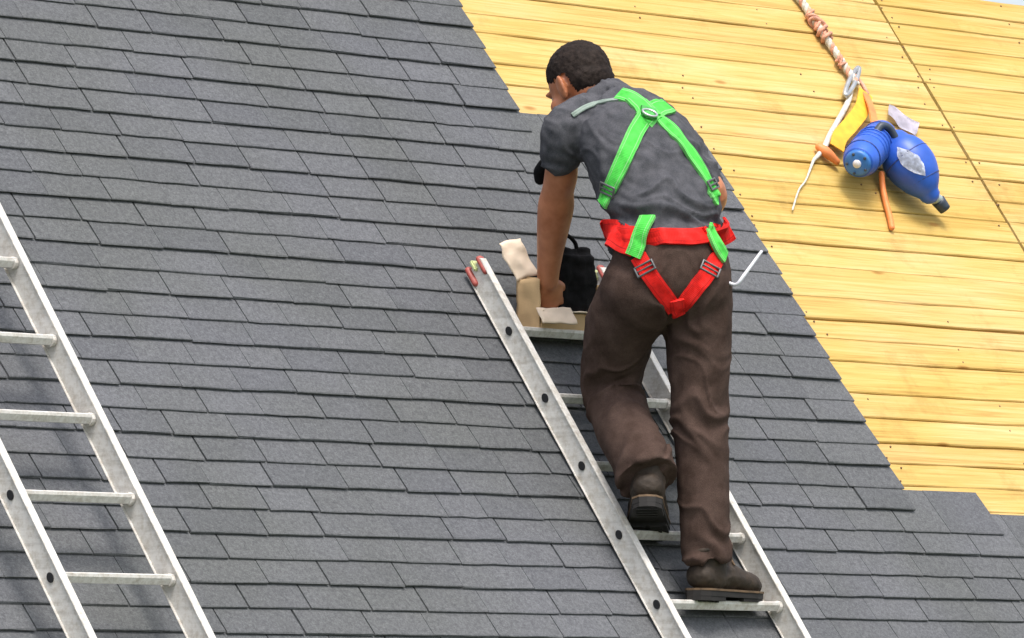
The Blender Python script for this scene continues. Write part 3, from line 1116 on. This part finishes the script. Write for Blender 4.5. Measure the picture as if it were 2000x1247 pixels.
buckle(1386, 364, 0.5, 1, 0.054)
buckle(1262, 526, 0.55, 1, 0.054)
buckle(1384, 528, -0.55, 1, 0.054)
p, n = surf(1264, 226)
bm = bmesh.new()
ax1 = (U*0.8 + R*0.2); ax1 = (ax1 - n*ax1.dot(n)).normalized(); ax2 = n.cross(ax1)
add_box(bm, p + n*0.010 - ax1*0.024 - ax2*0.024, ax1*0.048, ax2*0.048, n*0.006, 0.003)
link('dorsal_plate', mesh_from(bm, 'dorsal_plate'), M['dgreen'], harness)
bm = bmesh.new()
ringp = [p + n*(0.020-0.004*math.cos(a)) + ax1*(-0.010+0.017*math.cos(a)) + ax2*(0.021*math.sin(a)) for a in np.linspace(0, 2*math.pi, 15)]
tube(bm, ringp, [0.0034]*15, 8, 2)
link('dorsal_ring', mesh_from(bm, 'dorsal_ring', True), M['steel'], harness)
bm = bmesh.new()
tube(bm, [at(1420, 552, 16.95), at(1438, 556, 16.93), at(1452, 540, 16.93), at(1487, 492, 16.96)], [0.005, 0.005, 0.0055, 0.0045], 8, 5)
link('lanyard_tail', mesh_from(bm, 'lanyard_tail', True), M['white'], harness)
bm = bmesh.new()
tube(bm, [at(1078, 305, 17.20), at(1058, 332, 17.26), at(1055, 350, 17.27)], [0.016, 0.021, 0.017], 10, 4)
link('chest_pouch', mesh_from(bm, 'chest_pouch', True), M['black'], harness)

# ------------------------------------------------------------------ carton and bag on the ladder
root = empty('cardboard_box', at(1075, 655, 17.36))
tag(root, 'torn open cardboard box on the ladder beside the roofer\'s left hand', 'box')
tk = 0.004
nc = at(1054, 650, 17.30)                          # near bottom corner
def panel(name, o_, a_, b_, m, parent, t_=None, crumple=0.0055):
    n_ = a_.cross(b_).normalized()*tk if t_ is None else t_
    bm = bmesh.new()
    G = 12
    lay = []
    for z_ in (0, 1):
        lay.append([[bm.verts.new(o_ + a_*(i/G) + b_*(j/G) + n_*z_) for i in range(G+1)] for j in range(G+1)])
    for j in range(G):
        for i in range(G):
            for q in (0, 1):
                bm.faces.new((lay[q][j][i], lay[q][j][i+1], lay[q][j+1][i+1], lay[q][j+1][i]))
    for i in range(G):
        for (r_, c_) in (((0, i), (0, i+1)), ((G, i), (G, i+1)), ((i, 0), (i+1, 0)), ((i, G), (i+1, G))):
            bm.faces.new((lay[0][r_[0]][r_[1]], lay[0][c_[0]][c_[1]], lay[1][c_[0]][c_[1]], lay[1][r_[0]][r_[1]]))
    nn = n_.normalized()
    for v in bm.verts:
        c = v.co
        v.co = c + nn*(crumple*(noise.noise(c*17) + 0.6*noise.noise(c*38))) + (a_.normalized()*noise.noise(c*31+nn) + b_.normalized()*noise.noise(c*27-nn))*crumple*0.6
    return link(name, mesh_from(bm, name, True), m, parent)
DX, DY = 0.275, 0.092
panel('bottom', nc + Z*0.0, X*DX, Y*DY, M['card'], root, Z*tk)
panel('side_panel', nc + Y*0.001, Y*(DY-0.002), Z*0.155, M['card'], root, X*tk)
panel('side_panel', nc + X*(DX-tk) + Y*0.001, Y*(DY-0.002), Z*0.15, M['card'], root, X*tk)
fp = panel('front_panel', nc + X*0.005 + Z*0.0045 - Y*0.003, X*(DX-0.01), Z*0.055, M['card'], root, Y*tk)
panel('folded_edge', nc + X*0.002 + Z*0.060 - Y*0.012, X*(DX-0.008), (Y*0.5 + Z*0.02).normalized()*0.03, M['cardpale'], root, Z*tk)
panel('back_panel', nc + X*0.005 + Y*DY + Z*0.0045, X*(DX-0.01), Z*0.16, M['card'], root, Y*tk)
fdir = (-R*0.62 + U*0.78 + F*0.05).normalized()
panel('flap', at(1008, 548, 17.36), (R*0.95 + U*0.22 + F*0.3).normalized()*0.070, (-R*0.42 + U*0.84 + F*0.1).normalized()*0.118, M['cardpale'], root, None, 0.011)
panel('flap', at(1046, 600, 17.30), (R*0.9 - U*0.02 + F*0.3).normalized()*0.105, (R*0.35 - U*0.75 - F*0.5).normalized()*0.055, M['cardpale'], root, None, 0.008)

bm = bmesh.new()
add_box(bm, nc + X*0.070 + Y*0.012 + Z*0.008, X*0.195, Y*0.060, Z*0.245, 0.022)
me = voxel(bm, 'tool_bag', 0.006, 4)
displace(me, lambda c, n: 0.010*noise.noise(c*22) + 0.004*noise.noise(c*60))
bag = link('tool_bag', me, M['black'])
tag(bag, 'black tool bag standing in the cardboard box in front of the roofer', 'bag')
bm = bmesh.new()
q = nc + X*0.145 + Y*0.043 + Z*0.238
tube(bm, [q - X*0.05, q - X*0.04 + Z*0.03, q + Z*0.05, q + X*0.04 + Z*0.03, q + X*0.05], [0.006]*5, 8, 4)
link('handle', mesh_from(bm, 'handle', True), M['black'], bag)

# ------------------------------------------------------------------ rope, hook and blue tool on the bare boards
def rline(name, pts, r, m, parent=None, seg=8):
    bm = bmesh.new()
    tube(bm, [on_roof(a, b, h) for a, b, h in pts], [r]*len(pts) if not isinstance(r, list) else r, seg, 5)
    return link(name, mesh_from(bm, name, True), m, parent)

def twisted(name, pts, r, mats, parent=None, pitch=0.05):
    """laid rope: strands wound round the line"""
    P = catmull([tuple(on_roof(a, b, h)) for a, b, h in pts], 24)
    root_ = None
    s = 0.0
    for st in range(3):
        pp = []
        s = 0.0
        for i in range(len(P)):
            t = Vector(P[min(i+1, len(P)-1)] - P[max(i-1, 0)]).normalized()
            if i:
                s += float(np.linalg.norm(P[i]-P[i-1]))
            a = Rn.cross(t).normalized()
            b = t.cross(a)
            ph = 2*math.pi*(s/pitch + st/3)
            pp.append(Vector(P[i]) + a*(r*0.55*math.cos(ph)) + b*(r*0.55*math.sin(ph)))
        bm = bmesh.new()
        tube(bm, pp, [r*0.62]*len(pp), 8, 1, None, True, False)
        o = link('strand', mesh_from(bm, 'strand', True), mats[st % len(mats)], parent)
    return o

rope = empty('safety_rope', on_roof(1560, 0))
tag(rope, 'pale and red safety rope running down the bare boards from the ridge', 'rope')
twisted('rope', [(1545, -22, .016), (1572, 12, .016), (1600, 55, .02), (1630, 100, .016), (1662, 148, .02), (1672, 165, .02)], 0.0115, [M['ropew'], M['roper'], M['ropew']], rope)
for (a, b, sc) in ((1604, 58, 1.0), (1588, 36, 0.8), (1640, 118, 0.6)):
    bm = bmesh.new()
    for i in range(3):
        c0 = on_roof(a + (i-1)*9*sc, b + (i-1)*13*sc, .02)
        rr = 0.021*sc
        dv = (on_roof(a+5, b+8, .02) - on_roof(a, b, .02)).normalized()
        s_ = Rn.cross(dv)
        tl = random.uniform(-0.02, 0.02)
        tube(bm, [c0 + s_*(rr*random.uniform(.85, 1.25)*math.cos(t)) + Rn*(rr*0.8*math.sin(t)) + dv*(0.012*t/6.28 + tl*math.cos(t)) for t in np.linspace(0, 6.28, 10)], [0.0066*sc]*10, 8, 2)
    link('knot', mesh_from(bm, 'knot', True), M['roper'], rope)

hook = empty('snap_hook', on_roof(1668, 165, .02))
tag(hook, 'steel snap hook tied to the end of the safety rope', 'hook')
lp = [on_roof(1664 + 12*math.sin(t) + 7*math.cos(t), 160 + 27*math.cos(t+2.6), .024) for t in np.linspace(0, 2*math.pi, 17)]
bm = bmesh.new()
tube(bm, lp, [0.0082]*17, 8, 2)
link('body', mesh_from(bm, 'body', True), M['steel'], hook)
rline('gate', [(1662, 140, .02), (1684, 165, .022), (1694, 184, .02)], 0.007, M['roper'], hook)

cord = rline('thin_cord', [(1662, 176, .014), (1656, 200, .012), (1636, 238, .010), (1622, 262, .010), (1610, 288, .012), (1596, 306, .010), (1588, 316, .008), (1574, 352, .007), (1560, 372, .007), (1548, 410, .007)], [0.0095]*5+[0.007, 0.005, 0.003, 0.003, 0.003], M['ropew'])
tag(cord, 'thin white cord slanting down from the snap hook past the orange clip', 'cord')
clip = rline('clip', [(1600, 288, .018), (1614, 298, .022), (1634, 316, .018)], [0.013, 0.017, 0.011], M['orange'])
tag(clip, 'small orange clip on the thin white cord beside the blue tool', 'clip')

def strap_on_roof(name, pts, w, m, parent=None, h=0.006, th=0.004):
    P = catmull([tuple(on_roof(a, b, hh)) for a, b, hh in pts], 8)
    bm = bmesh.new()
    rings = []
    for i in range(len(P)):
        t = Vector(P[min(i+1, len(P)-1)] - P[max(i-1, 0)]).normalized()
        s = Rn.cross(t).normalized()
        n = t.cross(s).normalized()
        c = Vector(P[i])
        rings.append([bm.verts.new(c + s*a + n*b) for a, b in ((-w/2, 0), (-w/2, th), (w/2, th), (w/2, 0))])
    for r0, r1 in zip(rings, rings[1:]):
        for q in range(4):
            bm.faces.new((r0[q], r0[(q+1) % 4], r1[(q+1) % 4], r1[q]))
    bm.faces.new(rings[0]); bm.faces.new(rings[-1])
    return link(name, mesh_from(bm, name), m, parent)
sling = strap_on_roof('sling', [(1690, 182, .02), (1682, 215, .03), (1660, 245, .04), (1640, 268, .03), (1634, 290, .02)], 0.052, M['yellow'])
tag(sling, 'orange yellow webbing sling between the snap hook and the blue tool', 'sling')
s2 = strap_on_roof('strap_end', [(1690, 184, .02), (1702, 215, .05), (1708, 245, .07)], 0.028, M['orange'], sling)

tool = empty('power_tool', on_roof(1740, 320))
tag(tool, 'blue two lobed tool with white patch and dark nozzle hanging on bare boards', 'power tool')
ha, hb = on_roof(1724, 262, .060), on_roof(1676, 318, .098)
bm = bmesh.new()
tube(bm, [ha, ha.lerp(hb, .06), ha.lerp(hb, .5), ha.lerp(hb, .86), ha.lerp(hb, .97), hb], [0.036, 0.050, 0.0565, 0.0565, 0.050, 0.047], 26, 4, None, False)
link('motor_housing', mesh_from(bm, 'motor_housing', True), M['blue'], tool)
hx = (hb-ha).normalized()
bm = bmesh.new()
tube(bm, [hb - hx*0.004, hb + hx*0.010, hb + hx*0.014], [0.043, 0.040, 0.034], 24, 1, None, False, False)
cap = link('end_cover', mesh_from(bm, 'end_cover', True), M['bluelt'], tool)
bm = bmesh.new()
tube(bm, [hb + hx*0.013, hb + hx*0.020], [0.014, 0.012], 16, 1, None, False, False)
link('hub', mesh_from(bm, 'hub', True), M['white'], cap)
s1 = hx.orthogonal().normalized(); s2_ = hx.cross(s1)
for q in range(5):
    t = 2*math.pi*q/5
    c0 = hb + hx*0.011 + (s1*math.cos(t) + s2_*math.sin(t))*0.032
    bm = bmesh.new()
    tube(bm, [c0, c0 + hx*0.006], [0.005, 0.0045], 8, 1, None, False, False)
    link('screw', mesh_from(bm, 'screw', True), M['dkgrey'], cap)
bm = bmesh.new()
tube(bm, [on_roof(1750, 290, .085), on_roof(1764, 305, .09), on_roof(1784, 330, .09), on_roof(1802, 358, .08), on_roof(1814, 378, .07)],
     [0.060, 0.076, 0.078, 0.060, 0.034], 26, 6)
tank = link('tank', mesh_from(bm, 'tank', True), M['blue'], tool)
TT = BVHTree.FromPolygons([v.co.copy() for v in tank.data.vertices], [tuple(p.vertices) for p in tank.data.polygons])
bm = bmesh.new()
rows_ = []
for j in range(7):
    row = []
    for i in range(9):
        a_, b_ = (i/8-0.5)*2, (j/6-0.5)*2
        k_ = 1 - 0.16*abs(a_*b_) + 0.10*noise.noise(Vector((a_*2.3, b_*2.3, 4.2)))
        px_ = 1780 + 26*a_*k_ + 6*b_; py_ = 316 + 22*b_*k_ + 10*a_
        h_ = TT.ray_cast(C, ray(px_, py_).normalized())
        row.append(bm.verts.new(h_[0] + h_[1]*0.0022))
    rows_.append(row)
for j in range(6):
    for i in range(8):
        bm.faces.new((rows_[j][i], rows_[j][i+1], rows_[j+1][i+1], rows_[j+1][i]))
bmesh.ops.solidify(bm, geom=bm.faces[:], thickness=0.0012)
link('patch', mesh_from(bm, 'patch', True), M['print'], tank)
bm = bmesh.new()
tube(bm, [on_roof(1722, 280, .07), on_roof(1750, 292, .075)], [0.034, 0.040], 16, 3)
link('bridge', mesh_from(bm, 'bridge', True), M['bluedk'], tool)
bm = bmesh.new()
tube(bm, [on_roof(1812, 374, .068), on_roof(1822, 386, .062)], [0.030, 0.028], 18, 3, None, False)
link('collar', mesh_from(bm, 'collar', True), M['bluedk'], tool)
bm = bmesh.new()
tube(bm, [on_roof(1820, 382, .06), on_roof(1836, 394, .05)], [0.019, 0.017], 16, 3, None, False)
link('neck', mesh_from(bm, 'neck', True), M['ltgrey'], tool)
bm = bmesh.new()
tube(bm, [on_roof(1832, 392, .05), on_roof(1846, 410, .04)], [0.023, 0.019], 16, 3, None, False)
link('nozzle', mesh_from(bm, 'nozzle', True), M['dkgrey'], tool)

def band(name, a, b_, ra, m, parent, wd=0.006, seg=24):
    ctr_, ax_ = a, (b_-a).normalized()
    s1 = ax_.orthogonal().normalized(); s2_ = ax_.cross(s1)
    bm = bmesh.new()
    tube(bm, [ctr_ + s1*(ra*math.cos(t)) + s2_*(ra*math.sin(t)) for t in np.linspace(0, 2*math.pi, seg+1)], [wd*0.5]*(seg+1), 6, 1, None, True, False)
    return link(name, mesh_from(bm, name, True), m, parent)
for q, rr in ((0.14, .0525), (0.84, .0570)):
    band('seam_band', ha.lerp(hb, q), hb, rr, M['bluedk'], tool)
for q in range(4):
    band('cooling_rib', ha.lerp(hb, 0.36+q*0.09), hb, 0.0575, M['blue'], tool, 0.005)
band('tank_seam', on_roof(1770, 313, .09), on_roof(1784, 330, .09), 0.0785, M['bluedk'], tank, 0.005)
band('tank_seam', on_roof(1800, 354, .082), on_roof(1806, 364, .078), 0.0625, M['bluedk'], tank, 0.005)
bm = bmesh.new()
tube(bm, [on_roof(1712, 258, .12), on_roof(1722, 246, .135), on_roof(1738, 252, .135), on_roof(1752, 275, .12)], [0.012]*4, 10, 5)
link('hang_loop', mesh_from(bm, 'hang_loop', True), M['dkgrey'], tool)

hose = rline('air_hose', [(1722, 340, .035), (1724, 365, .016), (1730, 395, .011), (1738, 425, .010), (1742, 445, .010)], 0.0095, M['orange'])
tag(hose, 'short orange hose hanging below the blue tool', 'hose')
bm = bmesh.new()
c0 = on_roof(1762, 236, .012)
t1 = (on_roof(1800, 262, .012) - on_roof(1728, 212, .012)).normalized()
t2 = Rn.cross(t1)
gg = [[(i/8-0.5, j/4-0.5) for i in range(9)] for j in range(5)]
vv = [[bm.verts.new(c0 + t1*(0.122*a*(1-0.12*abs(b))) + t2*(0.068*b) + Rn*(0.012*noise.noise(Vector((a*3, b*2.5, 0.7))) + 0.02*a*a)) for a, b in row] for row in gg]
for j in range(4):
    for i in range(8):
        bm.faces.new((vv[j][i], vv[j][i+1], vv[j+1][i+1], vv[j+1][i]))
bmesh.ops.solidify(bm, geom=bm.faces[:], thickness=0.0025)
tagp = link('plastic_tag', mesh_from(bm, 'plastic_tag', True), M['tagm'])
tag(tagp, 'white lavender plastic tag lying on the boards above the blue tool', 'tag')
